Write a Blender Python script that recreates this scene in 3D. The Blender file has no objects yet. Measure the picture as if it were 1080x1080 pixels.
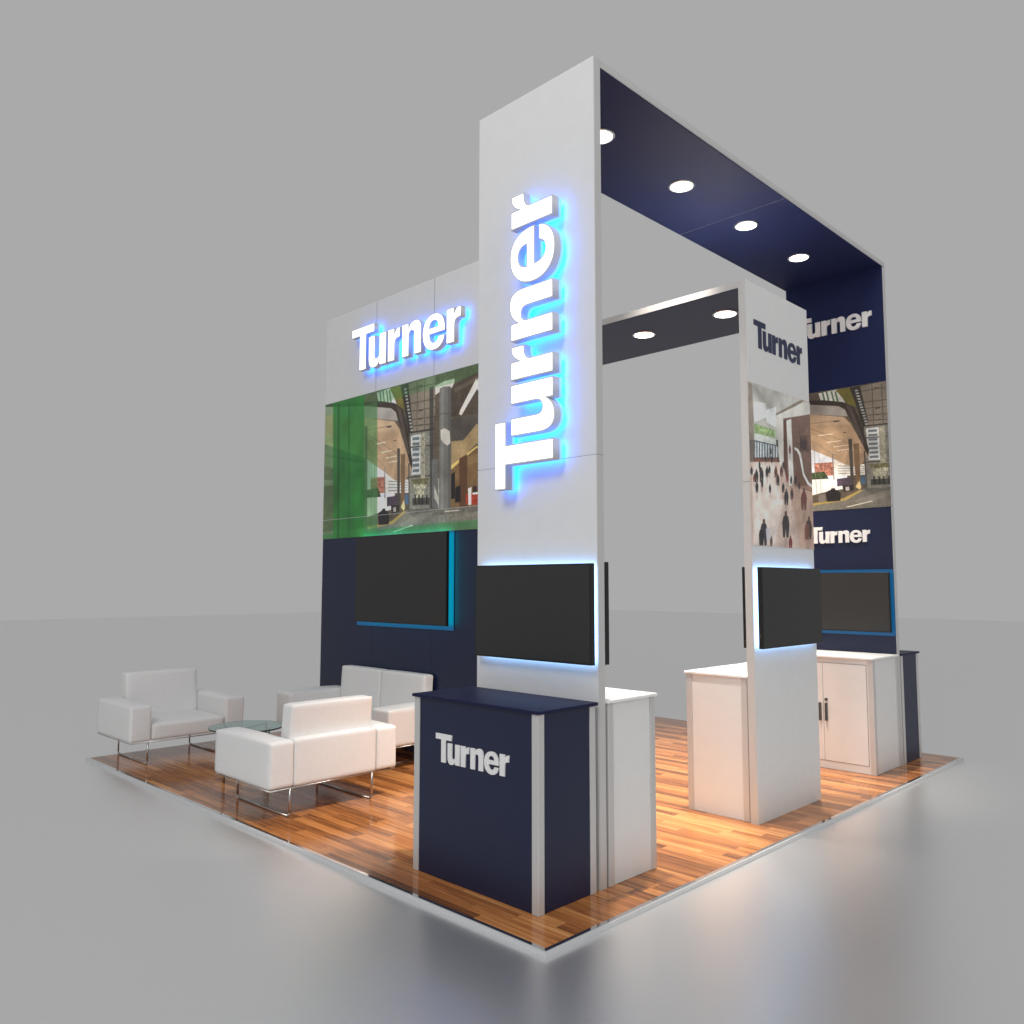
import bpy, bmesh, math, random
import numpy as np
from mathutils import Vector, Matrix
random.seed(7)
scn = bpy.context.scene
COL = scn.collection

# ---------------------------------------------------------------- camera
cam_d = bpy.data.cameras.new('camera'); cam = bpy.data.objects.new('camera', cam_d); COL.objects.link(cam)
scn.camera = cam
CAM = Vector((-2.96725, -2.71448, 1.70100)); PITCH, YAW = 0.0868959, 0.7806278
fw = Vector((math.cos(PITCH)*math.cos(YAW), math.cos(PITCH)*math.sin(YAW), math.sin(PITCH)))
right = Vector((math.sin(YAW), -math.cos(YAW), 0)); up = right.cross(fw)
ro = 0.000934
r2 = right*math.cos(ro) + up*math.sin(ro); u2 = up*math.cos(ro) - right*math.sin(ro)
cam.matrix_world = Matrix(((r2.x, u2.x, -fw.x, CAM.x), (r2.y, u2.y, -fw.y, CAM.y), (r2.z, u2.z, -fw.z, CAM.z), (0, 0, 0, 1)))
cam_d.sensor_width = 36; cam_d.lens = 873.92/1080*36; cam_d.clip_start = .05; cam_d.clip_end = 500

# ---------------------------------------------------------------- world: plain grey studio surround
w = bpy.data.worlds.new('World'); scn.world = w; w.use_nodes = True
bg = w.node_tree.nodes['Background']; bg.inputs[0].default_value = (.402, .402, .402, 1); bg.inputs[1].default_value = 1.0
scn.view_settings.view_transform = 'Standard'; scn.view_settings.look = 'None'
scn.view_settings.exposure = 0; scn.view_settings.gamma = 1
scn.view_settings.use_curve_mapping = False
scn.cycles.use_denoising = True
scn.cycles.max_bounces = 10
scn.cycles.sample_clamp_indirect = 6

def area(name, loc, target, size, power, col=(1, 1, 1)):
    l = bpy.data.lights.new(name, 'AREA'); l.shape = 'SQUARE'; l.size = size; l.energy = power; l.color = col
    o = bpy.data.objects.new(name, l); COL.objects.link(o); o.location = loc
    o.rotation_euler = (Vector(target)-Vector(loc)).to_track_quat('-Z', 'Y').to_euler()
    return o
# two large studio softboxes well behind the camera
area('studio_softbox', (-7, -1.5, 9), (1.2, 2.2, 2.6), 3, 385)
area('studio_softbox', (-1, -9.5, 9), (3, .5, 3), 4, 260)

# ---------------------------------------------------------------- materials
def nodes(name):
    m = bpy.data.materials.new(name); m.use_nodes = True
    return m, m.node_tree.nodes, m.node_tree.links, m.node_tree.nodes['Principled BSDF']
def mat(name, col, rough=.5, metal=0., spec=.5, noise=0., scale=60., bump=0., bscale=300., coat=0.):
    m, N, L, b = nodes(name)
    b.inputs['Base Color'].default_value = (*col, 1); b.inputs['Roughness'].default_value = rough
    b.inputs['Metallic'].default_value = metal; b.inputs['Specular IOR Level'].default_value = spec
    b.inputs['Coat Weight'].default_value = coat
    tc = N.new('ShaderNodeTexCoord')
    if noise:
        n = N.new('ShaderNodeTexNoise'); n.inputs['Scale'].default_value = scale; n.inputs['Detail'].default_value = 6
        L.new(tc.outputs['Object'], n.inputs['Vector'])
        r = N.new('ShaderNodeMapRange'); r.inputs['From Min'].default_value = .3; r.inputs['From Max'].default_value = .7
        r.inputs['To Min'].default_value = 1-noise; r.inputs['To Max'].default_value = 1+noise
        L.new(n.outputs['Fac'], r.inputs['Value'])
        v = N.new('ShaderNodeVectorMath'); v.operation = 'SCALE'; v.inputs[0].default_value = col
        L.new(r.outputs['Result'], v.inputs['Scale']); L.new(v.outputs['Vector'], b.inputs['Base Color'])
    if bump:
        n = N.new('ShaderNodeTexNoise'); n.inputs['Scale'].default_value = bscale; n.inputs['Detail'].default_value = 3
        L.new(tc.outputs['Object'], n.inputs['Vector'])
        bp = N.new('ShaderNodeBump'); bp.inputs['Strength'].default_value = bump; bp.inputs['Distance'].default_value = .002
        L.new(n.outputs['Fac'], bp.inputs['Height']); L.new(bp.outputs['Normal'], b.inputs['Normal'])
    return m
def emis(name, col, s, base=None):
    m, N, L, b = nodes(name)
    b.inputs['Base Color'].default_value = (*(base or [min(1, c) for c in col]), 1); b.inputs['Roughness'].default_value = .5
    b.inputs['Emission Color'].default_value = (*col, 1); b.inputs['Emission Strength'].default_value = s
    return m
WHITE = mat('white_laminate', (.76, .76, .755), .42, noise=.015, scale=9, bump=.05, bscale=500)
TOPWHITE = mat('white_countertop', (.85, .85, .85), .3)
NAVY = mat('navy_laminate', (.0065, .0120, .046), .42, spec=.45, noise=.10, scale=420, bump=.12, bscale=600)
SOFFIT = mat('navy_canopy', (.0065, .0130, .064), .62, spec=.25, noise=.15, scale=420)
NAVYTOP = mat('navy_countertop', (.006, .008, .045), .5, spec=.25, noise=.08, scale=420, bump=.1, bscale=600)
ALU = mat('brushed_aluminium', (.60, .595, .59), .38, metal=.25, noise=.05, scale=350, bump=.05, bscale=800)
TRIM = mat('polished_trim', (.75, .75, .76), .06, metal=1.)
CHROME = mat('polished_chrome', (.55, .54, .53), .28, metal=1.)
EDGE = mat('platform_edge', (.60, .61, .62), .35)
LEATHER = mat('white_leather', (.76, .755, .75), .45, spec=.4, noise=.02, scale=40, bump=.18, bscale=260)
SCREEN = mat('screen_glass', (.030, .030, .030), .5, spec=.35, noise=.08, scale=500)
BEZEL = mat('black_plastic', (.004, .004, .004), .4)
JOINT = mat('panel_joint_grey', (.22, .22, .23), .7)  # mid-grey colour of the seams between panels
DARK = mat('dark_seam', (.05, .05, .06), .7)
HANDLE = mat('handle_metal', (.10, .10, .105), .35, metal=.6)
CAN = mat('letter_can', (.60, .61, .63), .45)
LETW = mat('white_vinyl', (.82, .82, .82), .5)
LETN = mat('navy_vinyl', (.012, .018, .07), .5)
FACE_E = emis('lit_letter_face', (1, 1, 1), 1.35)
RIM_E = emis('lit_letter_rim', (.20, .48, 1), 1.0)
HALO_E = emis('blue_backlight', (.0, .19, 1.0), 9.5)
PLATE_E = emis('blue_acrylic', (.0, .06, .28), 1., (.05, .24, .80))
TVW_E = emis('white_led_backlight', (.38, .64, 1), 3.8)
TVB_E = emis('cyan_led_backlight', (.0, .6, .7), 7.0, (0,0,0))
BLUEP = emis('blue_wall_glow', (.0, .085, .215), 1.0, (0, 0, 0))  # emissive colour standing in for the backlight's blue glow on the navy walls
LAMP_E = emis('downlight_lens', (1, .97, .93), 9)

# grey studio floor: satin, mirrors the booth softly
STAGE, N, L, b = nodes('studio_floor')
b.inputs['Base Color'].default_value = (.89, .89, .89, 1); b.inputs['Metallic'].default_value = .93; b.inputs['Roughness'].default_value = .35
b.inputs['IOR'].default_value = 1.5; b.inputs['Specular IOR Level'].default_value = .5
tc = N.new('ShaderNodeTexCoord'); n = N.new('ShaderNodeTexNoise'); n.inputs['Scale'].default_value = 120; n.inputs['Detail'].default_value = 4
L.new(tc.outputs['Object'], n.inputs['Vector'])
bp = N.new('ShaderNodeBump'); bp.inputs['Strength'].default_value = .12; bp.inputs['Distance'].default_value = .002
L.new(n.outputs['Fac'], bp.inputs['Height']); L.new(bp.outputs['Normal'], b.inputs['Normal'])

# timber floor: boards along Y, random stagger and tone per board, streaky grain
def wood():
    m, N, L, b = nodes('wood_boards')
    tc = N.new('ShaderNodeTexCoord'); sx = N.new('ShaderNodeSeparateXYZ'); L.new(tc.outputs['Object'], sx.inputs[0])
    def math_(op, a, b_=None, c=None):
        q = N.new('ShaderNodeMath'); q.operation = op
        for i, v in enumerate((a, b_, c)):
            if v is None: continue
            if isinstance(v, (int, float)): q.inputs[i].default_value = v
            else: L.new(v, q.inputs[i])
        return q.outputs[0]
    BW, BL = .078, .70
    rx = math_('DIVIDE', sx.outputs['X'], BW); row = math_('FLOOR', rx)
    wn = N.new('ShaderNodeTexWhiteNoise'); wn.noise_dimensions = '1D'; L.new(row, wn.inputs['W'])
    off = math_('MULTIPLY', wn.outputs['Value'], 7.3)
    ly = math_('ADD', math_('DIVIDE', sx.outputs['Y'], BL), off); cell = math_('FLOOR', ly)
    cv = N.new('ShaderNodeCombineXYZ'); L.new(row, cv.inputs[0]); L.new(cell, cv.inputs[1])
    w2 = N.new('ShaderNodeTexWhiteNoise'); w2.noise_dimensions = '2D'; L.new(cv.outputs[0], w2.inputs['Vector'])
    # grain
    g = N.new('ShaderNodeCombineXYZ')
    L.new(math_('MULTIPLY', sx.outputs['X'], 44), g.inputs[0]); L.new(math_('MULTIPLY', sx.outputs['Y'], 1.5), g.inputs[1])
    L.new(math_('MULTIPLY', w2.outputs['Value'], 60), g.inputs[2])
    n1 = N.new('ShaderNodeTexNoise'); n1.inputs['Scale'].default_value = 1; n1.inputs['Detail'].default_value = 5; n1.inputs['Distortion'].default_value = .5
    L.new(g.outputs[0], n1.inputs['Vector'])
    g2 = N.new('ShaderNodeCombineXYZ')
    L.new(math_('MULTIPLY', sx.outputs['X'], 160), g2.inputs[0]); L.new(math_('MULTIPLY', sx.outputs['Y'], 5), g2.inputs[1]); L.new(math_('MULTIPLY', w2.outputs['Value'], 31), g2.inputs[2])
    n2 = N.new('ShaderNodeTexNoise'); n2.inputs['Scale'].default_value = 1; n2.inputs['Detail'].default_value = 3
    L.new(g2.outputs[0], n2.inputs['Vector'])
    f = math_('ADD', math_('MULTIPLY', w2.outputs['Value'], .50), math_('ADD', math_('MULTIPLY', n1.outputs['Fac'], .95), math_('MULTIPLY', n2.outputs['Fac'], .45)))
    f = math_('MULTIPLY', math_('SUBTRACT', f, .42), .98)
    cr = N.new('ShaderNodeValToRGB'); L.new(f, cr.inputs[0])
    e = cr.color_ramp.elements
    e[0].position = .05; e[0].color = (.085, .032, .012, 1); e[1].position = .98; e[1].color = (.66, .36, .15, 1)
    for p, c in ((.28, (0.196, 0.071, 0.023)), (.48, (0.356, 0.132, 0.040)), (.66, (0.495, 0.198, 0.062)), (.82, (0.600, 0.275, 0.094))):
        q = e.new(p); q.color = (*c, 1)
    # thin joints
    fx = math_('FRACT', rx); fy = math_('FRACT', ly)
    jx = math_('LESS_THAN', math_('MINIMUM', fx, math_('SUBTRACT', 1, fx)), .010)
    jy = math_('LESS_THAN', math_('MINIMUM', fy, math_('SUBTRACT', 1, fy)), .0012)
    j = math_('MAXIMUM', jx, jy)
    mx = N.new('ShaderNodeMix'); mx.data_type = 'RGBA'; mx.inputs[7].default_value = (.05, .02, .01, 1)
    L.new(math_('MULTIPLY', j, .6), mx.inputs[0]); L.new(cr.outputs[0], mx.inputs[6]); L.new(mx.outputs[2], b.inputs['Base Color'])
    b.inputs['Roughness'].default_value = .14; b.inputs['Specular IOR Level'].default_value = .38
    bp = N.new('ShaderNodeBump'); bp.inputs['Strength'].default_value = .04; bp.inputs['Distance'].default_value = .002
    L.new(n2.outputs['Fac'], bp.inputs['Height']); L.new(bp.outputs['Normal'], b.inputs['Normal'])
    return m
WOOD = wood()

def glass_mat():
    m, N, L, b = nodes('green_tinted_glass')
    b.inputs['Base Color'].default_value = (.27, .50, .46, 1); b.inputs['Roughness'].default_value = .03
    b.inputs['Transmission Weight'].default_value = 1; b.inputs['IOR'].default_value = 1.45
    return m
GLASS = glass_mat()

# ---------------------------------------------------------------- printed murals, painted from shapes
ATRIUM=[
((88,78,66),1.0,0.12,0,[-33,1072,883,1034,887,-146,-9,-104]),
((128,118,104),1.0,0.05,0,[502,985,674,1002,675,764,657,626,553,627]),
((62,54,46),0.7,0.0,0,[513,951,674,949,674,944,513,944]),
((62,54,46),0.7,0.0,0,[514,858,675,851,675,845,514,851]),
((62,54,46),0.7,0.0,0,[515,808,675,794,675,788,515,802]),
((62,54,46),0.7,0.0,0,[515,752,675,735,676,729,515,746]),
((62,54,46),0.7,0.0,0,[516,709,676,690,676,684,516,703]),
((66,58,50),0.7,0.0,0,[575,993,579,991,580,632,577,633]),
((66,58,50),0.7,0.0,0,[615,979,619,978,620,623,617,624]),
((40,34,30),0.9,0.0,0,[585,959,607,958,607,952,585,952]),
((40,34,30),0.9,0.0,0,[587,794,608,794,608,788,587,787]),
((40,34,30),0.9,0.0,0,[587,742,609,742,609,736,587,735]),
((40,34,30),0.9,0.0,0,[587,699,609,700,609,694,588,692]),
((205,205,198),1.0,0.05,0,[341,988,427,996,461,873,351,924]),
((70,100,70),0.85,0.0,0,[355,1000,363,1000,375,904,365,907]),
((70,100,70),0.85,0.0,0,[374,994,382,994,393,899,384,901]),
((70,100,70),0.85,0.0,0,[397,987,404,987,415,893,407,895]),
((70,100,70),0.85,0.0,0,[414,982,422,982,433,887,424,890]),
((110,102,48),1.0,0.06,0,[419,993,481,994,512,821,472,857]),
((52,46,40),1.0,0.1,0,[481,992,527,994,558,662,538,594,512,808]),
((196,200,196),0.8,0.0,0,[503,966,516,966,518,953,506,953]),
((196,200,196),0.8,0.0,0,[506,942,519,942,522,929,509,929]),
((196,200,196),0.8,0.0,0,[509,918,523,918,525,905,512,905]),
((196,200,196),0.8,0.0,0,[512,894,526,894,528,881,516,881]),
((196,200,196),0.8,0.0,0,[515,870,529,870,531,857,519,857]),
((196,200,196),0.8,0.0,0,[519,847,532,847,534,833,522,833]),
((196,200,196),0.8,0.0,0,[522,823,535,823,538,810,525,809]),
((196,200,196),0.8,0.0,0,[525,799,539,799,541,786,528,786]),
((196,200,196),0.8,0.0,0,[528,775,542,775,544,762,532,762]),
((196,200,196),0.8,0.0,0,[532,751,545,751,547,739,535,738]),
((196,200,196),0.8,0.0,0,[535,728,548,728,550,715,538,715]),
((196,200,196),0.8,0.0,0,[538,704,551,705,554,692,541,691]),
((196,200,196),0.8,0.0,0,[541,681,555,681,557,669,544,668]),
((196,200,196),0.8,0.0,0,[544,657,558,658,560,645,547,645]),
((118,118,108),1.0,0.12,0,[537,667,662,654,666,142,540,158]),
((196,198,196),1.0,0.06,0,[545,638,598,638,600,376,552,382]),
((86,96,100),0.85,0.0,0,[554,626,591,622,591,602,554,607]),
((86,96,100),0.85,0.0,0,[554,591,592,587,592,567,554,572]),
((86,96,100),0.85,0.0,0,[554,556,592,552,592,532,555,537]),
((86,96,100),0.85,0.0,0,[555,521,592,517,592,497,555,502]),
((86,96,100),0.85,0.0,0,[555,486,592,483,592,462,555,466]),
((86,96,100),0.85,0.0,0,[555,451,593,448,593,428,556,431]),
((86,96,100),0.85,0.0,0,[556,415,593,413,593,393,556,396]),
((60,54,48),1.0,0.0,0,[537,667,676,659,676,647,537,655]),
((70,64,56),1.0,0.0,0,[543,568,687,553,687,546,543,559]),
((64,60,54),1.0,0.0,0,[540,372,649,363,650,355,540,363]),
((150,146,128),1.0,0.15,0,[598,640,623,640,625,336,601,340]),
((96,94,66),1.0,0.25,0,[550,349,640,346,640,310,601,298,561,317]),
((152,150,128),1.0,0.25,0,[561,317,632,309,616,219,577,225]),
((46,44,40),0.7,0.3,0,[557,228,651,220,651,174,557,179]),
((30,28,28),0.8,0.0,0,[569,250,576,249,578,187,569,187]),
((30,28,28),0.8,0.0,0,[590,247,596,246,598,184,589,185]),
((30,28,28),0.8,0.0,0,[608,244,614,243,616,182,607,183]),
((30,28,28),0.8,0.0,0,[631,241,638,240,639,179,630,180]),
((50,48,46),0.75,0.0,0,[643,928,664,933,669,142,653,144]),
((150,150,140),1.0,0.1,0,[679,327,698,336,699,139,680,153]),
((214,218,226),1.0,0.02,0,[277,575,403,448,456,364,458,241,282,265]),
((160,108,92),1.0,0.3,0,[312,401,404,395,405,285,314,292]),
((222,216,206),1.0,0.08,0,[397,409,467,375,540,351,541,266,399,280]),
((96,112,120),0.7,0.0,0,[419,364,530,338,530,331,419,357]),
((96,112,120),0.7,0.0,0,[419,343,530,320,530,314,419,336]),
((96,112,120),0.7,0.0,0,[419,322,530,303,530,298,419,314]),
((96,112,120),0.7,0.0,0,[419,301,530,287,530,281,419,293]),
((58,70,42),1.0,0.3,0,[281,322,358,324,376,262,282,267]),
((232,230,222),1.0,0.02,0,[282,265,436,256,437,167,361,153,284,130]),
((74,62,74),1.0,0.15,0,[412,254,479,257,479,201,413,191]),
((70,96,120),1.0,0.0,0,[514,257,535,255,535,192,515,195]),
((112,108,98),1.0,0.09,0,[-12,53,328,63,438,90,526,157,886,136,887,-124,-10,-76]),
((84,82,76),0.6,0.1,0,[526,157,886,136,886,104,563,101]),
((138,134,122),0.6,0.0,3,[481,67,603,126,680,127,603,73,512,34]),
((226,222,206),0.9,0.0,0,[444,19,555,55,565,50,458,15]),
((196,190,176),0.8,0.0,0,[727,126,798,125,800,118,732,117]),
((176,150,78),0.8,0.0,0,[294,66,438,90,511,151,522,143,449,72,300,48]),
((176,148,118),1.0,0.04,0,[-30,938,274,833,452,758,480,700,552,421,509,331,451,365,399,424,278,542,-26,721]),
((196,172,144),0.5,0.0,6,[274,833,452,758,474,695,319,720,275,744]),
((130,108,86),0.5,0.0,5,[465,486,552,421,509,331,451,365]),
((112,90,70),0.7,0.0,0,[275,744,430,737,430,733,275,738]),
((112,90,70),0.7,0.0,0,[297,674,465,486,466,483,297,669]),
((112,90,70),0.7,0.0,0,[280,626,412,446,412,443,280,621]),
((112,90,70),0.7,0.0,0,[285,716,539,471,539,468,285,710]),
((112,90,70),0.7,0.0,0,[430,743,477,373,477,370,430,738]),
((240,228,206),0.85,0.0,0,[332,634,401,634,401,628,334,627]),
((240,228,206),0.85,0.0,0,[372,568,440,568,440,564,375,561]),
((240,228,206),0.85,0.0,0,[400,524,467,525,467,521,403,517]),
((240,228,206),0.85,0.0,0,[417,490,483,492,483,487,419,484]),
((50,42,36),1.0,0.0,0,[403,735,436,734,430,726,409,726]),
((50,42,36),1.0,0.0,0,[446,632,462,630,460,625,448,626]),
((158,152,144),1.0,0.03,0,[-32,994,273,917,429,855,459,817,469,758,274,833,-30,938]),
((56,46,40),1.0,0.05,0,[-32,1012,272,943,362,924,450,883,496,828,520,720,555,468,552,415,539,460,497,676,480,737,456,824,429,855,273,914,-31,993]),
((92,82,74),0.7,0.0,0,[461,860,488,828,505,724,538,521,528,522,489,728,473,807]),
((70,66,62),1.0,0.0,0,[468,572,484,569,486,170,473,171]),
((112,90,66),1.0,0.05,0,[489,530,513,525,515,160,495,163]),
((78,74,70),1.0,0.0,0,[532,461,539,460,542,150,536,151]),
((120,116,110),1.0,0.0,0,[394,465,399,464,402,249,397,249]),
((60,70,58),0.85,0.0,0,[270,771,286,770,295,19,278,20]),
((110,120,118),0.6,0.0,0,[312,567,315,567,321,126,318,126]),
((110,120,118),0.6,0.0,0,[333,563,335,562,341,125,339,125]),
((36,32,32),1.0,0.15,0,[361,153,383,169,413,163,427,134,425,72,366,71]),
((30,28,28),1.0,0.0,0,[385,179,402,180,405,149,385,149]),
((120,112,104),1.0,0.1,0,[327,132,356,137,359,79,328,69]),
((44,36,36),1.0,0.3,0,[435,197,484,195,484,150,442,139]),
((200,196,190),0.8,0.0,0,[448,180,464,184,467,152,450,149]),
((226,206,150),0.8,0.0,0,[492,176,510,227,517,172,511,151]),
((70,62,52),1.0,0.1,0,[755,904,883,954,884,689,756,707]),
((104,94,80),0.6,0.0,0,[771,882,883,922,883,897,771,851]),
((206,198,190),1.0,0.03,0,[795,713,802,740,878,910,883,886,883,847,808,703]),
((78,72,66),1.0,0.06,0,[756,692,884,694,884,636,820,550,757,556]),
((158,136,98),1.0,0.05,0,[757,553,820,548,884,636,884,515,758,383]),
((226,196,112),0.85,0.0,0,[758,403,885,502,885,489,758,377]),
((226,200,120),0.8,0.0,0,[841,446,885,476,885,449,843,435]),
((112,88,58),1.0,0.08,0,[758,377,885,482,886,133,759,143]),
((84,58,38),1.0,0.05,0,[798,438,836,459,840,139,800,144]),
((150,124,84),0.4,0.0,0,[839,441,885,449,885,404,839,390]),
((30,26,24),1.0,0.0,0,[759,348,777,362,780,197,760,194]),
((28,24,26),1.0,0.2,0,[781,265,805,273,807,171,780,172]),
((150,56,38),1.0,0.12,0,[830,215,886,218,886,143,832,157]),
((238,232,222),1.0,0.0,0,[842,247,858,255,857,147,844,148]),
((48,36,30),1.0,0.0,0,[866,257,880,258,882,216,867,216]),
((238,236,230),1.0,0.0,0,[863,219,886,220,886,207,863,208]),
((200,198,186),1.0,0.04,0,[674,930,722,945,773,945,773,922,758,886,696,882,675,870]),
((108,107,102),1.0,0.04,0,[697,905,713,911,743,906,756,893,758,134,699,136]),
((82,80,76),0.7,0.0,3,[741,903,757,892,759,134,744,133]),
((142,140,134),0.5,0.0,3,[705,902,720,904,722,138,707,138]),
((70,68,64),0.6,0.0,0,[699,745,758,734,758,727,699,738]),
((206,202,192),0.9,0.0,0,[703,638,724,645,750,620,754,545,739,531,719,552,705,579]),
((98,98,96),1.0,0.05,0,[660,460,692,459,694,139,663,160]),
((190,186,172),0.8,0.0,0,[673,293,697,208,697,162,674,212]),
]
GREEN_GLASS=[
((52,120,56),0.34,0,2,[-18,-21,-19,1023,315,1032,533,1012,731,1018,883,1022,883,945,787,917,674,918,514,913,345,906,358,-34]),
((22,108,36),0.72,0,2,[54,998,263,996,278,-28,73,-28]),
((60,120,60),0.35,0,2,[264,917,345,932,358,-34,278,-28]),
((40,110,50),0.55,0,4,[-19,33,886,56,887,-80,-17,-49]),
((14,60,24),0.5,0,2,[86,981,101,981,114,-17,99,-16]),
((16,66,26),0.4,0,2,[159,974,169,971,183,-21,173,-21]),
((16,60,26),0.4,0,2,[-11,635,270,524,270,515,-11,625]),
((120,170,120),0.3,0,2,[-14,788,58,763,63,511,-9,551]),
((150,180,150),0.3,0,2,[-7,441,64,429,65,389,-6,393]),
]
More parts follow.
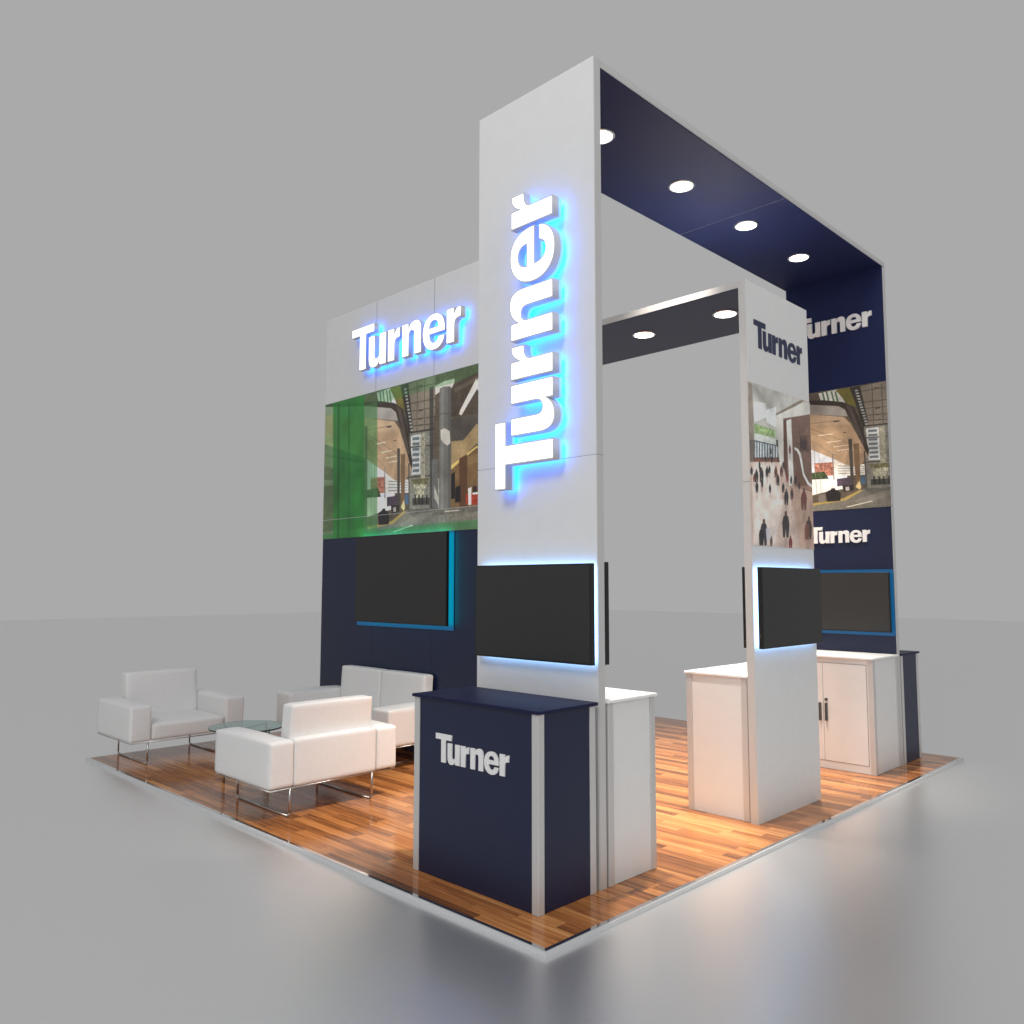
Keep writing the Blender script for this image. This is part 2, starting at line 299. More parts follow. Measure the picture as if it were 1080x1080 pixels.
CONCOURSE=[
((176,174,168),1.0,0.03,0,[-102,1011,1109,1194,1072,749,-124,625]),
((150,148,140),0.6,0.0,4,[-3,994,75,994,446,854,403,835,45,936]),
((206,208,206),1.0,0.03,0,[69,884,255,898,263,810,74,754]),
((222,226,228),0.8,0.03,0,[252,852,426,898,416,761,261,776]),
((122,112,98),1.0,0.05,0,[411,850,840,996,902,998,502,848,421,831]),
((196,194,186),1.0,0.02,0,[410,837,901,990,1094,1001,1087,921,419,794]),
((132,120,108),0.8,0.06,0,[-15,1003,54,992,69,666,39,384,-37,378,-22,743]),
((138,162,110),1.0,0.25,0,[71,748,396,741,393,690,73,689]),
((190,196,188),1.0,0.05,0,[67,689,406,686,409,647,65,644]),
((70,80,84),1.0,0.15,0,[65,644,417,645,424,541,57,509]),
((206,212,214),0.8,0.1,0,[75,637,98,637,93,539,69,539]),
((206,212,214),0.8,0.1,0,[114,638,137,638,132,543,108,543]),
((206,212,214),0.8,0.1,0,[154,639,177,639,171,546,148,546]),
((206,212,214),0.8,0.1,0,[193,639,217,639,212,550,187,550]),
((206,212,214),0.8,0.1,0,[233,640,258,640,252,553,227,553]),
((206,212,214),0.8,0.1,0,[274,641,298,641,292,557,269,557]),
((206,212,214),0.8,0.1,0,[315,642,340,642,334,561,309,561]),
((206,212,214),0.8,0.1,0,[356,643,381,643,376,565,350,565]),
((206,212,214),0.8,0.1,0,[398,643,423,643,418,569,393,569]),
((110,64,44),0.8,0.2,0,[58,536,440,565,438,537,56,506]),
((188,168,156),1.0,0.05,0,[-56,499,453,543,1047,446,1009,-19,-87,-44]),
((226,214,206),0.7,0.03,14,[46,502,368,530,388,410,491,282,334,10,17,1,10,318]),
((158,122,102),0.5,0.0,12,[588,425,1045,422,1009,-19,761,-25]),
((110,84,72),1.0,0.09,0,[501,827,1088,934,1046,434,734,411,647,429,507,509]),
((190,186,178),1.0,0.02,0,[421,831,530,830,519,510,467,506,432,661]),
((204,202,196),1.0,0.02,0,[581,825,665,847,680,408,600,402]),
((186,184,178),0.8,0.0,0,[408,635,488,643,508,520,496,508,453,538]),
((84,56,44),1.0,0.1,0,[529,819,582,827,564,422,525,511]),
((78,52,42),0.7,0.2,0,[805,745,947,772,956,654,813,652]),
((222,220,216),1.0,0.0,0,[705,665,765,659,817,629,863,503,940,450,1014,432,1013,417,919,431,838,489,785,614,745,641,704,648]),
((104,66,50),0.5,0.0,0,[743,529,838,489,919,431,1013,414,1010,384,645,406]),
((214,208,202),1.0,0.02,0,[393,410,432,413,436,301,493,305,490,273,355,261,341,290,392,298]),
((120,96,84),0.3,0.0,3,[5,424,27,425,22,393,6,392]),
((120,96,84),0.3,0.0,3,[133,450,151,452,147,425,134,423]),
((120,96,84),0.3,0.0,3,[276,457,297,458,292,427,277,426]),
((120,96,84),0.3,0.0,3,[482,349,510,351,503,311,483,310]),
((120,96,84),0.3,0.0,3,[621,312,655,315,647,268,623,267]),
((120,96,84),0.3,0.0,3,[276,335,298,337,292,303,277,302]),
((120,96,84),0.3,0.0,3,[69,386,102,389,94,339,71,338]),
((120,96,84),0.3,0.0,3,[73,322,101,324,94,280,74,280]),
((120,96,84),0.3,0.0,3,[144,392,180,394,171,339,146,338]),
((120,96,84),0.3,0.0,3,[156,360,179,361,173,329,157,328]),
((120,96,84),0.3,0.0,3,[232,429,261,431,254,389,234,387]),
((120,96,84),0.3,0.0,3,[368,436,400,439,392,393,370,392]),
((120,96,84),0.3,0.0,3,[399,388,430,390,422,345,400,343]),
((120,96,84),0.3,0.0,3,[460,451,489,453,482,411,461,409]),
((120,96,84),0.3,0.0,3,[558,422,583,424,576,389,559,388]),
((120,96,84),0.3,0.0,3,[622,416,645,417,640,385,623,384]),
((120,96,84),0.3,0.0,3,[520,272,564,275,553,212,522,211]),
((120,96,84),0.3,0.0,3,[699,420,723,423,718,388,700,386]),
((120,96,84),0.3,0.0,3,[758,390,780,392,774,362,759,361]),
((120,96,84),0.3,0.0,3,[806,651,844,655,835,601,807,598]),
((120,96,84),0.3,0.0,3,[868,657,907,661,898,607,869,604]),
((120,96,84),0.3,0.0,3,[223,524,239,525,235,502,224,502]),
((120,96,84),0.3,0.0,3,[318,526,336,528,331,502,318,501]),
((120,96,84),0.3,0.0,3,[805,254,870,257,853,169,808,167]),
((120,96,84),0.3,0.0,3,[483,64,555,66,537,-35,486,-36]),
((120,96,84),0.3,0.0,3,[878,66,946,68,929,-24,881,-25]),
((120,96,84),0.3,0.0,3,[849,59,906,61,892,-16,851,-16]),
((120,96,84),0.3,0.0,3,[139,4,206,6,190,-91,143,-92]),
((120,96,84),0.3,0.0,3,[271,2,297,3,291,-35,272,-36]),
((120,96,84),0.3,0.0,3,[573,-7,609,-6,600,-57,575,-57]),
((120,96,84),0.3,0.0,3,[111,3,159,5,148,-66,114,-66]),
((120,96,84),0.3,0.0,3,[41,384,63,385,58,353,42,352]),
((120,96,84),0.3,0.0,3,[126,477,145,479,141,451,127,450]),
((120,96,84),0.3,0.0,3,[498,508,516,510,512,484,499,483]),
((120,96,84),0.3,0.0,3,[308,581,324,582,320,560,309,559]),
((120,96,84),0.3,0.0,3,[612,610,637,611,631,577,613,575]),
((34,30,34),0.92,0.0,0,[2,430,0,453,7,467,19,470,30,469,35,453,29,426,19,425,17,443,13,425,3,424]),
((80,56,46),0.95,0.0,0,[12,469,13,477,19,479,25,478,25,470]),
((34,30,34),0.92,0.0,0,[130,455,128,475,134,487,144,489,154,489,158,475,153,452,144,452,143,467,139,451,131,450]),
((80,56,46),0.95,0.0,0,[139,489,140,495,145,497,150,496,150,489]),
((34,30,34),0.92,0.0,0,[273,461,271,484,278,498,289,500,300,499,305,484,299,458,289,457,287,475,283,457,274,457]),
((80,56,46),0.95,0.0,0,[282,498,284,507,289,508,295,507,295,500]),
((34,30,34),0.92,0.0,0,[478,355,475,385,485,402,500,406,515,404,522,384,513,351,500,350,498,373,491,349,479,349]),
((80,56,46),0.95,0.0,0,[492,404,493,414,501,416,508,415,508,405]),
((60,40,44),0.92,0.0,0,[617,320,614,354,625,374,643,379,659,376,668,354,657,315,642,314,640,340,633,313,618,312]),
((80,56,46),0.95,0.0,0,[633,376,635,388,644,391,653,389,653,378]),
((34,30,34),0.92,0.0,0,[272,341,270,366,278,380,289,383,301,381,307,366,300,337,289,336,288,356,283,336,273,335]),
((80,56,46),0.95,0.0,0,[282,381,284,389,290,392,296,390,296,382]),
((34,30,34),0.92,0.0,0,[65,393,62,430,72,452,90,456,107,454,115,430,105,389,90,388,88,416,81,387,66,386]),
((80,56,46),0.95,0.0,0,[80,453,82,466,91,469,99,467,99,455]),
((34,30,34),0.92,0.0,0,[68,329,66,361,75,380,91,384,106,382,113,361,104,324,91,323,89,348,83,323,70,322]),
((80,56,46),0.95,0.0,0,[82,382,84,393,92,395,99,393,99,383]),
((34,30,34),0.92,0.0,0,[138,400,135,441,147,465,166,470,186,468,195,441,184,394,166,393,163,425,156,393,140,391]),
((80,56,46),0.95,0.0,0,[156,467,157,481,167,484,177,483,177,469]),
((34,30,34),0.92,0.0,0,[154,366,152,389,158,404,170,407,182,406,188,389,181,361,170,361,169,380,164,361,155,360]),
((80,56,46),0.95,0.0,0,[164,406,165,414,171,416,177,415,177,407]),
((34,30,34),0.92,0.0,0,[228,435,225,466,235,485,251,489,266,488,273,467,264,431,251,430,248,455,242,430,229,429]),
((80,56,46),0.95,0.0,0,[242,487,243,498,251,500,259,499,259,489]),
((80,40,30),0.92,0.0,0,[364,443,361,476,371,496,388,501,405,499,412,477,403,439,388,438,386,463,379,437,365,436]),
((80,56,46),0.95,0.0,0,[379,498,381,510,389,512,397,511,397,500]),
((34,30,34),0.92,0.0,0,[394,395,391,429,402,448,418,452,435,451,443,429,433,390,418,389,416,416,409,389,396,388]),
((80,56,46),0.95,0.0,0,[409,450,410,461,419,465,427,463,427,452]),
((70,36,44),0.92,0.0,0,[456,457,453,489,463,508,478,512,494,511,502,489,492,453,478,452,476,477,469,452,457,451]),
((80,56,46),0.95,0.0,0,[470,510,471,520,479,524,487,522,487,511]),
((120,40,36),0.92,0.0,0,[554,428,552,453,560,468,574,471,587,470,593,453,585,424,573,423,572,443,566,423,555,422]),
((80,56,46),0.95,0.0,0,[566,470,568,479,574,480,581,480,581,470]),
((34,30,34),0.92,0.0,0,[619,420,617,444,625,458,637,461,649,460,655,444,647,417,637,416,635,434,630,416,620,416]),
((80,56,46),0.95,0.0,0,[630,459,631,467,638,470,644,468,644,461]),
((34,30,34),0.92,0.0,0,[514,283,510,330,525,357,548,362,572,359,583,329,569,275,548,274,544,311,535,274,516,272]),
((80,56,46),0.95,0.0,0,[535,359,537,375,549,379,561,376,561,361]),
((34,30,34),0.92,0.0,0,[695,426,693,452,701,468,715,471,727,470,734,452,726,423,715,422,713,443,707,421,696,420]),
((80,56,46),0.95,0.0,0,[708,469,709,478,716,480,721,480,721,470]),
((34,30,34),0.92,0.0,0,[755,395,753,417,761,430,772,432,783,431,788,417,781,392,772,391,770,408,766,391,756,390]),
((80,56,46),0.95,0.0,0,[766,431,767,439,773,440,778,439,778,432]),
((60,40,40),0.92,0.0,0,[800,660,797,699,810,723,831,729,851,727,861,702,848,655,831,653,828,684,819,652,802,651]),
((80,56,46),0.95,0.0,0,[820,725,822,739,833,743,843,741,843,728]),
((50,34,36),0.92,0.0,0,[862,666,859,706,872,730,894,735,914,734,923,707,911,661,893,660,890,691,881,658,864,657]),
((80,56,46),0.95,0.0,0,[882,732,884,746,895,750,905,748,905,734]),
((34,30,34),0.92,0.0,0,[221,527,220,543,225,553,233,556,241,555,245,543,240,525,233,525,232,537,228,524,222,523]),
((80,56,46),0.95,0.0,0,[228,554,229,560,233,561,237,561,237,555]),
((34,30,34),0.92,0.0,0,[315,530,313,549,319,561,329,563,338,562,343,550,337,528,329,527,328,542,324,527,316,526]),
((80,56,46),0.95,0.0,0,[324,562,325,569,329,570,334,570,334,563]),
((90,46,40),0.92,0.0,0,[796,268,791,334,813,371,847,380,881,376,897,333,876,257,845,257,842,307,827,255,799,253]),
((80,56,46),0.95,0.0,0,[828,375,832,398,849,403,866,400,866,378]),
((34,30,34),0.92,0.0,0,[472,80,467,156,490,199,529,207,567,202,585,152,562,66,529,66,523,125,507,65,476,63]),
((80,56,46),0.95,0.0,0,[508,203,511,229,531,235,549,231,549,206]),
((50,34,34),0.92,0.0,0,[869,80,863,148,886,187,922,195,958,190,973,145,952,68,921,67,916,120,902,66,872,66]),
((80,56,46),0.95,0.0,0,[903,191,906,214,924,220,942,216,942,193]),
((110,66,50),0.92,0.0,0,[842,71,837,128,855,161,886,166,915,163,929,125,910,61,885,60,881,104,868,59,844,58]),
((80,56,46),0.95,0.0,0,[869,163,872,183,888,187,903,184,902,165]),
((34,28,40),0.92,0.0,0,[129,20,123,93,145,134,180,142,216,137,232,89,212,6,181,5,175,61,161,5,133,4]),
((80,56,46),0.95,0.0,0,[161,138,164,162,182,168,200,164,200,139]),
((90,64,50),0.92,0.0,0,[267,8,265,37,274,53,287,57,301,54,308,35,300,3,287,2,285,25,280,2,269,2]),
((80,56,46),0.95,0.0,0,[280,55,281,65,288,66,295,65,295,56]),
((100,30,32),0.92,0.0,0,[568,2,565,40,577,61,596,66,615,63,624,38,613,-5,596,-6,594,24,586,-6,570,-7]),
((80,56,46),0.95,0.0,0,[586,64,588,76,597,80,607,77,607,65]),
((30,26,28),0.92,0.0,0,[104,15,100,67,116,97,142,102,166,98,178,64,163,5,142,4,138,45,128,3,107,3]),
((80,56,46),0.95,0.0,0,[127,99,130,117,143,121,155,118,156,101]),
((90,50,40),0.92,0.0,0,[38,389,36,413,43,427,55,430,66,430,72,413,65,386,55,385,53,404,48,384,39,384]),
((80,56,46),0.95,0.0,0,[48,429,49,437,55,439,61,438,61,430]),
((34,30,34),0.92,0.0,0,[124,481,122,502,128,513,138,516,148,516,152,502,147,479,138,478,137,493,133,477,124,477]),
((80,56,46),0.95,0.0,0,[132,515,133,522,138,524,143,523,143,516]),
((34,30,34),0.92,0.0,0,[495,512,494,531,500,543,510,545,519,544,524,532,518,510,510,509,508,524,504,508,496,508]),
((80,56,46),0.95,0.0,0,[504,543,505,550,510,552,515,551,515,544]),
((34,30,34),0.92,0.0,0,[306,584,305,601,310,611,318,613,327,612,330,602,326,583,318,582,317,595,314,581,307,581]),
((80,56,46),0.95,0.0,0,[314,612,315,618,319,620,323,619,323,613]),
((100,60,50),0.92,0.0,0,[608,615,606,641,614,656,628,660,641,659,647,642,639,612,628,611,626,631,620,611,609,609]),
((80,56,46),0.95,0.0,0,[620,658,622,666,629,669,635,668,635,659]),
((190,186,190),0.9,0.0,0,[205,108,254,116,278,73,259,34,214,39]),
]
def paint(layers, W, H, crop=None, gain=1.0, rects=None):
    """rasterise polygons (u, v in thousandths) into an H x W picture"""
    yy, xx = np.mgrid[0:H, 0:W]
    u0, u1 = crop if crop else (0, 1000)
    U = u0+(xx+.5)/W*(u1-u0); V = (yy+.5)/H*1000
    rng = np.random.default_rng(5)
    img = np.zeros((H, W, 3))
    def smooth(a, k):
        for _ in range(2):
            for ax in (0, 1):
                c = np.zeros_like(a)
                for s in range(-k, k+1): c += np.roll(a, s, ax)
                a = c/(2*k+1)
        return a
    def nz(k):
        a = rng.random((H, W)); a = smooth(a, k); a -= a.mean(); return a/(a.std()+1e-6)
    fine = nz(1)*.5+nz(4)*.6
    for col, al, nn, bl, p in layers:
        p = np.array(p, float).reshape(-1, 2)
        ins = np.zeros((H, W), bool)
        m = len(p)
        sel_y = (V[:, 0] >= p[:, 1].min()-2) & (V[:, 0] <= p[:, 1].max()+2)
        if not sel_y.any(): continue
        Us, Vs = U[sel_y], V[sel_y]; a = np.zeros(Us.shape, bool)
        for i in range(m):
            x1, y1 = p[i]; x2, y2 = p[(i+1) % m]
            if y1 == y2: continue
            c = ((y1 > Vs) != (y2 > Vs)) & (Us < (x2-x1)*(Vs-y1)/(y2-y1)+x1)
            a ^= c
        ins[sel_y] = a
        k = ins.astype(float)
        k = smooth(k, int(bl)) if bl else k
        k = k*al
        c = np.array(col, float)/255
        src = c[None, None, :]*(1+(fine*nn*.75)[..., None])
        img = img*(1-k[..., None])+src*k[..., None]
    if crop is None and layers[0] is ATRIUM[0]:      # the lobby carries on to the right end of the print
        k = int(W*.882); img[:, k:] = img[:, 2*k-W:k][:, ::-1]
    low = nz(60)*.04+nz(22)*.03
    img = np.clip(img*(1+low[..., None]), 0, 1)
    s = img.copy()
    for ax in (0, 1, 0, 1):      # slight softening, as a printed photograph
        s = (np.roll(s, 1, ax)+1.4*s+np.roll(s, -1, ax))/3.4
    return np.clip(s*gain, 0, 1)
def mural_mat(name, pic):
    H, W, _ = pic.shape
    im = bpy.data.images.new(name, W, H); im.colorspace_settings.name = 'sRGB'
    a = np.ones((H, W, 4), np.float32); a[..., :3] = pic
    im.pixels.foreach_set(a.ravel()); im.update(); im.pack()
    m, N, L, b = nodes(name)
    t = N.new('ShaderNodeTexImage'); t.image = im; t.extension = 'EXTEND'
    L.new(t.outputs['Color'], b.inputs['Base Color']); b.inputs['Roughness'].default_value = .35
    return m
MUR_WALL = mural_mat('atrium_print_green', paint(ATRIUM+GREEN_GLASS, 1500, 800, gain=1.25))
MUR_TOWER = mural_mat('atrium_print', paint(ATRIUM, 820, 1000, crop=(202, 636), gain=1.05))
MUR_HALL = mural_mat('concourse_print', paint(CONCOURSE, 800, 960, gain=1.2))

# ---------------------------------------------------------------- mesh helpers
def link(name, me, m, parent=None):
    o = bpy.data.objects.new(name, me); COL.objects.link(o)
    if m is not None:
        for q in (m if isinstance(m, (list, tuple)) else [m]): me.materials.append(q)
    if parent is not None: o.parent = parent
    return o
def bm_box(bm, x0, x1, y0, y1, z0, z1):
    vs = [bm.verts.new(p) for p in ((x0,y0,z0),(x1,y0,z0),(x1,y1,z0),(x0,y1,z0),(x0,y0,z1),(x1,y0,z1),(x1,y1,z1),(x0,y1,z1))]
    for f in ((0,3,2,1),(4,5,6,7),(0,1,5,4),(1,2,6,5),(2,3,7,6),(3,0,4,7)): bm.faces.new([vs[i] for i in f])
def bm_cyl(bm, a, b_, r, n=12):
    a, b_ = Vector(a), Vector(b_); d = (b_-a).normalized(); q = d.to_track_quat('Z', 'Y')
    ra = []; rb = []
    for i in range(n):
        t = 2*math.pi*i/n; v = q @ Vector((math.cos(t)*r, math.sin(t)*r, 0)); ra.append(bm.verts.new(a+v)); rb.append(bm.verts.new(b_+v))
    for i in range(n): bm.faces.new((ra[i], ra[(i+1) % n], rb[(i+1) % n], rb[i]))
    bm.faces.new(ra[::-1]); bm.faces.new(rb)
def fin(bm, name, m, parent=None, bev=0, seg=1, smooth=False):
    me = bpy.data.meshes.new(name)
    if bev: bmesh.ops.bevel(bm, geom=list(bm.edges), offset=bev, segments=seg, affect='EDGES', profile=.5)
    bmesh.ops.recalc_face_normals(bm, faces=list(bm.faces))
    bm.to_mesh(me); bm.free()
    if smooth:
        for p in me.polygons: p.use_smooth = True
    return link(name, me, m, parent)
def box(name, m, parent, x0, x1, y0, y1, z0, z1, bev=.0, seg=1, smooth=False):
    bm = bmesh.new(); bm_box(bm, x0, x1, y0, y1, z0, z1)
    return fin(bm, name, m, parent, bev, seg, smooth)
def empty(name, loc, label=None, cat=None, group=None, kind=None):
    o = bpy.data.objects.new(name, None); COL.objects.link(o); o.location = loc; o.empty_display_size = .2
    return tag(o, label, cat, group, kind)
def tag(o, label=None, cat=None, group=None, kind=None):
    if label: o['label'] = label
    if cat: o['category'] = cat
    if group: o['group'] = group
    if kind: o['kind'] = kind
    return o
class At:
    """build parts in world coordinates under an Empty placed at the thing's base"""
    def __init__(s, e): s.e = e; s.o = e.location.copy()
    def box(s, name, m, x0, x1, y0, y1, z0, z1, parent=None, **k):
        o = box(name, m, parent or s.e, x0-s.o.x, x1-s.o.x, y0-s.o.y, y1-s.o.y, z0-s.o.z, z1-s.o.z, **k); return o
def print_panel(name, m, parent, o, p0, p1, face, uvflip=False):
    """thin printed sheet (3 mm) facing -X or -Y, with uv over its front"""
    bm = bmesh.new(); T = .003
    if face == '-X': bm_box(bm, p0[0]-T, p0[0], min(p0[1], p1[1]), max(p0[1], p1[1]), p0[2], p1[2])
    else: bm_box(bm, min(p0[0], p1[0]), max(p0[0], p1[0]), p0[1]-T, p0[1], p0[2], p1[2])
    uv = bm.loops.layers.uv.new('UVMap')
    for f in bm.faces:
        for l in f.loops:
            c = l.vert.co
            u = (p0[1]-c.y)/(p0[1]-p1[1]) if face == '-X' else (c.x-p0[0])/(p1[0]-p0[0])
            l[uv].uv = (u, (c.z-p0[2])/(p1[2]-p0[2]))
    bmesh.ops.translate(bm, vec=-o, verts=list(bm.verts))
    bmesh.ops.recalc_face_normals(bm, faces=list(bm.faces))
    me = bpy.data.meshes.new(name); bm.to_mesh(me); bm.free()
    return link(name, me, m, parent)

# ---------------------------------------------------------------- lettering
# outlines drawn on a 0.5 m capital height; ('B', c1, c2, end) are curves
def path(*a): return a
GLY = [
 [path((-.015,.5),(-.015,.4),(.137,.4),(.137,0),(.263,0),(.263,.4),(.415,.4),(.415,.5))],
 [path((.312,.356),(.312,.115),('B',(.312,.03),(.348,-.012),(.408,-.012)),('B',(.455,-.012),(.492,.010),(.514,.048)),(.514,0),(.637,0),(.637,.356),(.513,.356),(.513,.15),('B',(.513,.112),(.497,.09),(.466,.09)),('B',(.437,.09),(.426,.107),(.426,.14)),(.426,.356))],
 [path((.665,.356),(.665,0),(.787,0),(.787,.18),('B',(.787,.225),(.818,.246),(.878,.240)),(.878,.352),('B',(.835,.358),(.803,.335),(.783,.292)),(.783,.356))],
 [path((.915,.356),(.915,0),(1.032,0),(1.032,.205),('B',(1.032,.243),(1.046,.266),(1.077,.266)),('B',(1.107,.266),(1.122,.247),(1.122,.212)),(1.122,0),(1.24,0),(1.24,.25),('B',(1.24,.33),(1.205,.368),(1.145,.368)),('B',(1.095,.368),(1.052,.345),(1.028,.303)),(1.028,.356))],
 [path((1.620,.152),(1.376,.152),('B',(1.376,.098),(1.402,.062),(1.447,.062)),('B',(1.482,.062),(1.505,.082),(1.511,.115)),(1.614,.115),('B',(1.603,.035),(1.54,-.018),(1.447,-.018)),('B',(1.33,-.018),(1.262,.06),(1.262,.172)),('B',(1.262,.285),(1.335,.364),(1.447,.364)),('B',(1.562,.364),(1.622,.285),(1.620,.152))),
  path((1.372,.22),('B',(1.374,.267),(1.402,.291),(1.443,.291)),('B',(1.487,.291),(1.510,.267),(1.511,.22)))],
 [path((1.640,.356),(1.640,0),(1.762,0),(1.762,.18),('B',(1.762,.225),(1.793,.246),(1.857,.240)),(1.857,.352),('B',(1.81,.358),(1.778,.335),(1.758,.292)),(1.758,.356))]]
def flat(p):
    out = []
    for q in p:
        if q[0] == 'B':
            a = Vector(out[-1]); c1, c2, e = map(Vector, q[1:])
            for i in range(1, 11):
                t = i/10; v = a*(1-t)**3+c1*3*t*(1-t)**2+c2*3*t*t*(1-t)+e*t**3; out.append((v.x, v.y))
        else: out.append(q)
    if (Vector(out[0])-Vector(out[-1])).length < 1e-5: out.pop()
    return out
def glyph_mesh(name, idx, s, z0, z1, offset=0., org=(0, 0)):
    """solid letters idx, in the plane's own frame: x along the text, y up, z out of the wall"""
    cu = bpy.data.curves.new(name, 'CURVE'); cu.dimensions = '2D'; cu.fill_mode = 'BOTH'
    for i in idx:
        for p in GLY[i]:
            pts = flat(p); sp = cu.splines.new('POLY'); sp.points.add(len(pts)-1); sp.use_cyclic_u = True
            for k, (x, y) in enumerate(pts): sp.points[k].co = ((x-org[0])*s, (y-org[1])*s, 0, 1)
    cu.extrude = (z1-z0)/2; cu.offset = offset
    o = bpy.data.objects.new('tmp', cu); COL.objects.link(o)
    bpy.context.view_layer.update()
    me = bpy.data.meshes.new_from_object(o.evaluated_get(bpy.context.evaluated_depsgraph_get()))
    bpy.data.objects.remove(o); bpy.data.curves.remove(cu)
    for v in me.vertices: v.co.z += (z0+z1)/2
    me.name = name
    return me
# frames: columns are text direction, up direction, outward normal
def frame(xdir, ydir, zdir, loc):
    return Matrix(((xdir[0], ydir[0], zdir[0], loc[0]), (xdir[1], ydir[1], zdir[1], loc[1]), (xdir[2], ydir[2], zdir[2], loc[2]), (0, 0, 0, 1)))
def lit_sign(loc, M, label):
    """internally lit channel letters with a blue halo; wall plane at z=0 of the frame"""
    root = empty('illuminated_sign', (0, 0, 0), label, 'illuminated sign', 'lit company signs'); root.matrix_world = M
    cx = (.2, .47, .77, 1.08, 1.44, 1.75)
    for i in range(6):
        c = link('letter', glyph_mesh('letter', [i], 1, .062, .118), CAN, root)
        link('letter_face', glyph_mesh('letter_face', [i], 1, .1182, .1200, offset=-.0085), FACE_E, c)
        link('letter_rim', glyph_mesh('letter_rim', [i], 1, .0385, .0617), RIM_E, c)
        link('letter_backlight', glyph_mesh('letter_backlight', [i], 1, .0360, .0375, offset=HALO_OFF), HALO_E, c)
    return root
HALO_OFF = -.002
def lettering(name, parent, M, s, m, depth=.006, label=None):
    me = glyph_mesh(name, range(6), s, .0005, depth)
    o = link(name, me, m); o.parent = parent; o.matrix_world = M
    o.matrix_parent_inverse = Matrix.Identity(4); o.matrix_basis = Matrix.Translation(-parent.location) @ M
    if label: o['label'] = label
    return o
NX = dict(xdir=(0, -1, 0), ydir=(0, 0, 1), zdir=(-1, 0, 0))       # on a wall facing -X
NY = dict(xdir=(1, 0, 0), ydir=(0, 0, 1), zdir=(0, -1, 0))        # on a wall facing -Y

# ================================================================ the setting
g = box('ground', STAGE, None, -45, 42, -45, 42, -.33, -.03); tag(g, kind='structure')
S = 6.096
fl = box('wooden_floor', WOOD, None, .0235, S-.0235, .0235, S-.0235, -.028, 0); tag(fl, kind='structure')
bm = bmesh.new()
bm_box(bm, 0, S, 0, .0230, -.0295, .0); bm_box(bm, 0, S, S-.0230, S, -.0295, .0)
bm_box(bm, 0, .0230, .0232, S-.0232, -.0295, .0); bm_box(bm, S-.0230, S, .0232, S-.0232, -.0295, .0)
fin(bm, 'floor_trim', TRIM, fl)
bm = bmesh.new()
T = .006
bm_box(bm, -T, S+T, -T, -.0003, -.0298, -.004); bm_box(bm, -T, S+T, S+.0003, S+T, -.0298, -.004)
bm_box(bm, -T, -.0003, .0, S, -.0298, -.004); bm_box(bm, S+.0003, S+T, .0, S, -.0298, -.004)
fin(bm, 'floor_edging', EDGE, fl)

# ================================================================ tall archway
XA, XA2, XB, XB2, Y0, Y1, H, HB = .775, .837, 5.298, 5.36, .298, 1.316, 4.905, 4.852
SEAM = 2.457
arch = empty('archway', (XA, Y0, 0), 'tall white and navy archway with two towers joined by a header of downlights', 'archway'); A = At(arch)
def tower_skin(T_, x0, x1, y0, y1, z0, z1, m_front, m_other, axis):
    pass
E_ = .004
# near tower: white panels (lower, upper) on both broad faces between aluminium end frames
for z0, z1 in ((0, SEAM-.0015), (SEAM+.0015, H)):
    A.box('panel', WHITE, XA, XA2, Y0+E_, Y1-E_, z0, z1)
    for y0, y1 in ((Y0, Y0+E_-.0003), (Y1-E_+.0003, Y1)):
        A.box('edge_frame', ALU, XA+.003, XA2-.001, y0, y1, z0, z1)
A.box('panel_seam', JOINT, XA+.001, XA2-.001, Y0+.001, Y1-.001, SEAM-.0013, SEAM+.0013)
# header: white fascia box, navy soffit
h = A.box('header_beam', ALU, XA2+.0005, XB2, Y0, Y1, HB+.006, H)
sf = A.box('soffit', SOFFIT, XA2+.001, XB-.001, Y0+.004, Y1-.004, HB, HB+.0055, parent=h)
A.box('soffit_seam', ALU, 3.251, 3.2535, Y0+.006, Y1-.006, HB-.0006, HB-.0001, parent=h)
# far tower: navy inner face
for z0, z1 in ((0, SEAM-.0015), (SEAM+.0015, HB)):
    A.box('panel', SOFFIT if z0 else NAVY, XB, XB2-.003, Y0+E_, Y1-E_, z0, z1)
    for y0, y1 in ((Y0, Y0+E_-.0003), (Y1-E_+.0003, Y1)):
        A.box('edge_frame', ALU, XB+.001, XB2-.002, y0, y1, z0, z1)
print_panel('mural', MUR_TOWER, arch, arch.location, (XB-.0005, Y1-.004, 2.455), (XB-.0005, Y0+.004, 3.695), '-X')['label'] = 'printed photograph of a glass atrium under a curved canopy'
lettering('lettering', arch, frame(loc=(XB, 1.213, 4.275), **NX), .43, LETW, .02, 'white company name above the mural')
lettering('lettering', arch, frame(loc=(XB, 1.128, 2.120), **NX), .333, LETW, .012, 'small white company name below the mural')
def spot(name, x, y, z, power, parent, o, ang=62, tilt=0):
    l = bpy.data.lights.new(name, 'SPOT'); l.energy = power; l.color = (1, .90, .79); l.spot_size = math.radians(ang); l.spot_blend = 1; l.shadow_soft_size = .07
    q = bpy.data.objects.new(name, l); COL.objects.link(q); q.parent = parent; q.location = (x-o.x, y-o.y, z-o.z); q.rotation_euler = (math.radians(tilt), 0, 0)
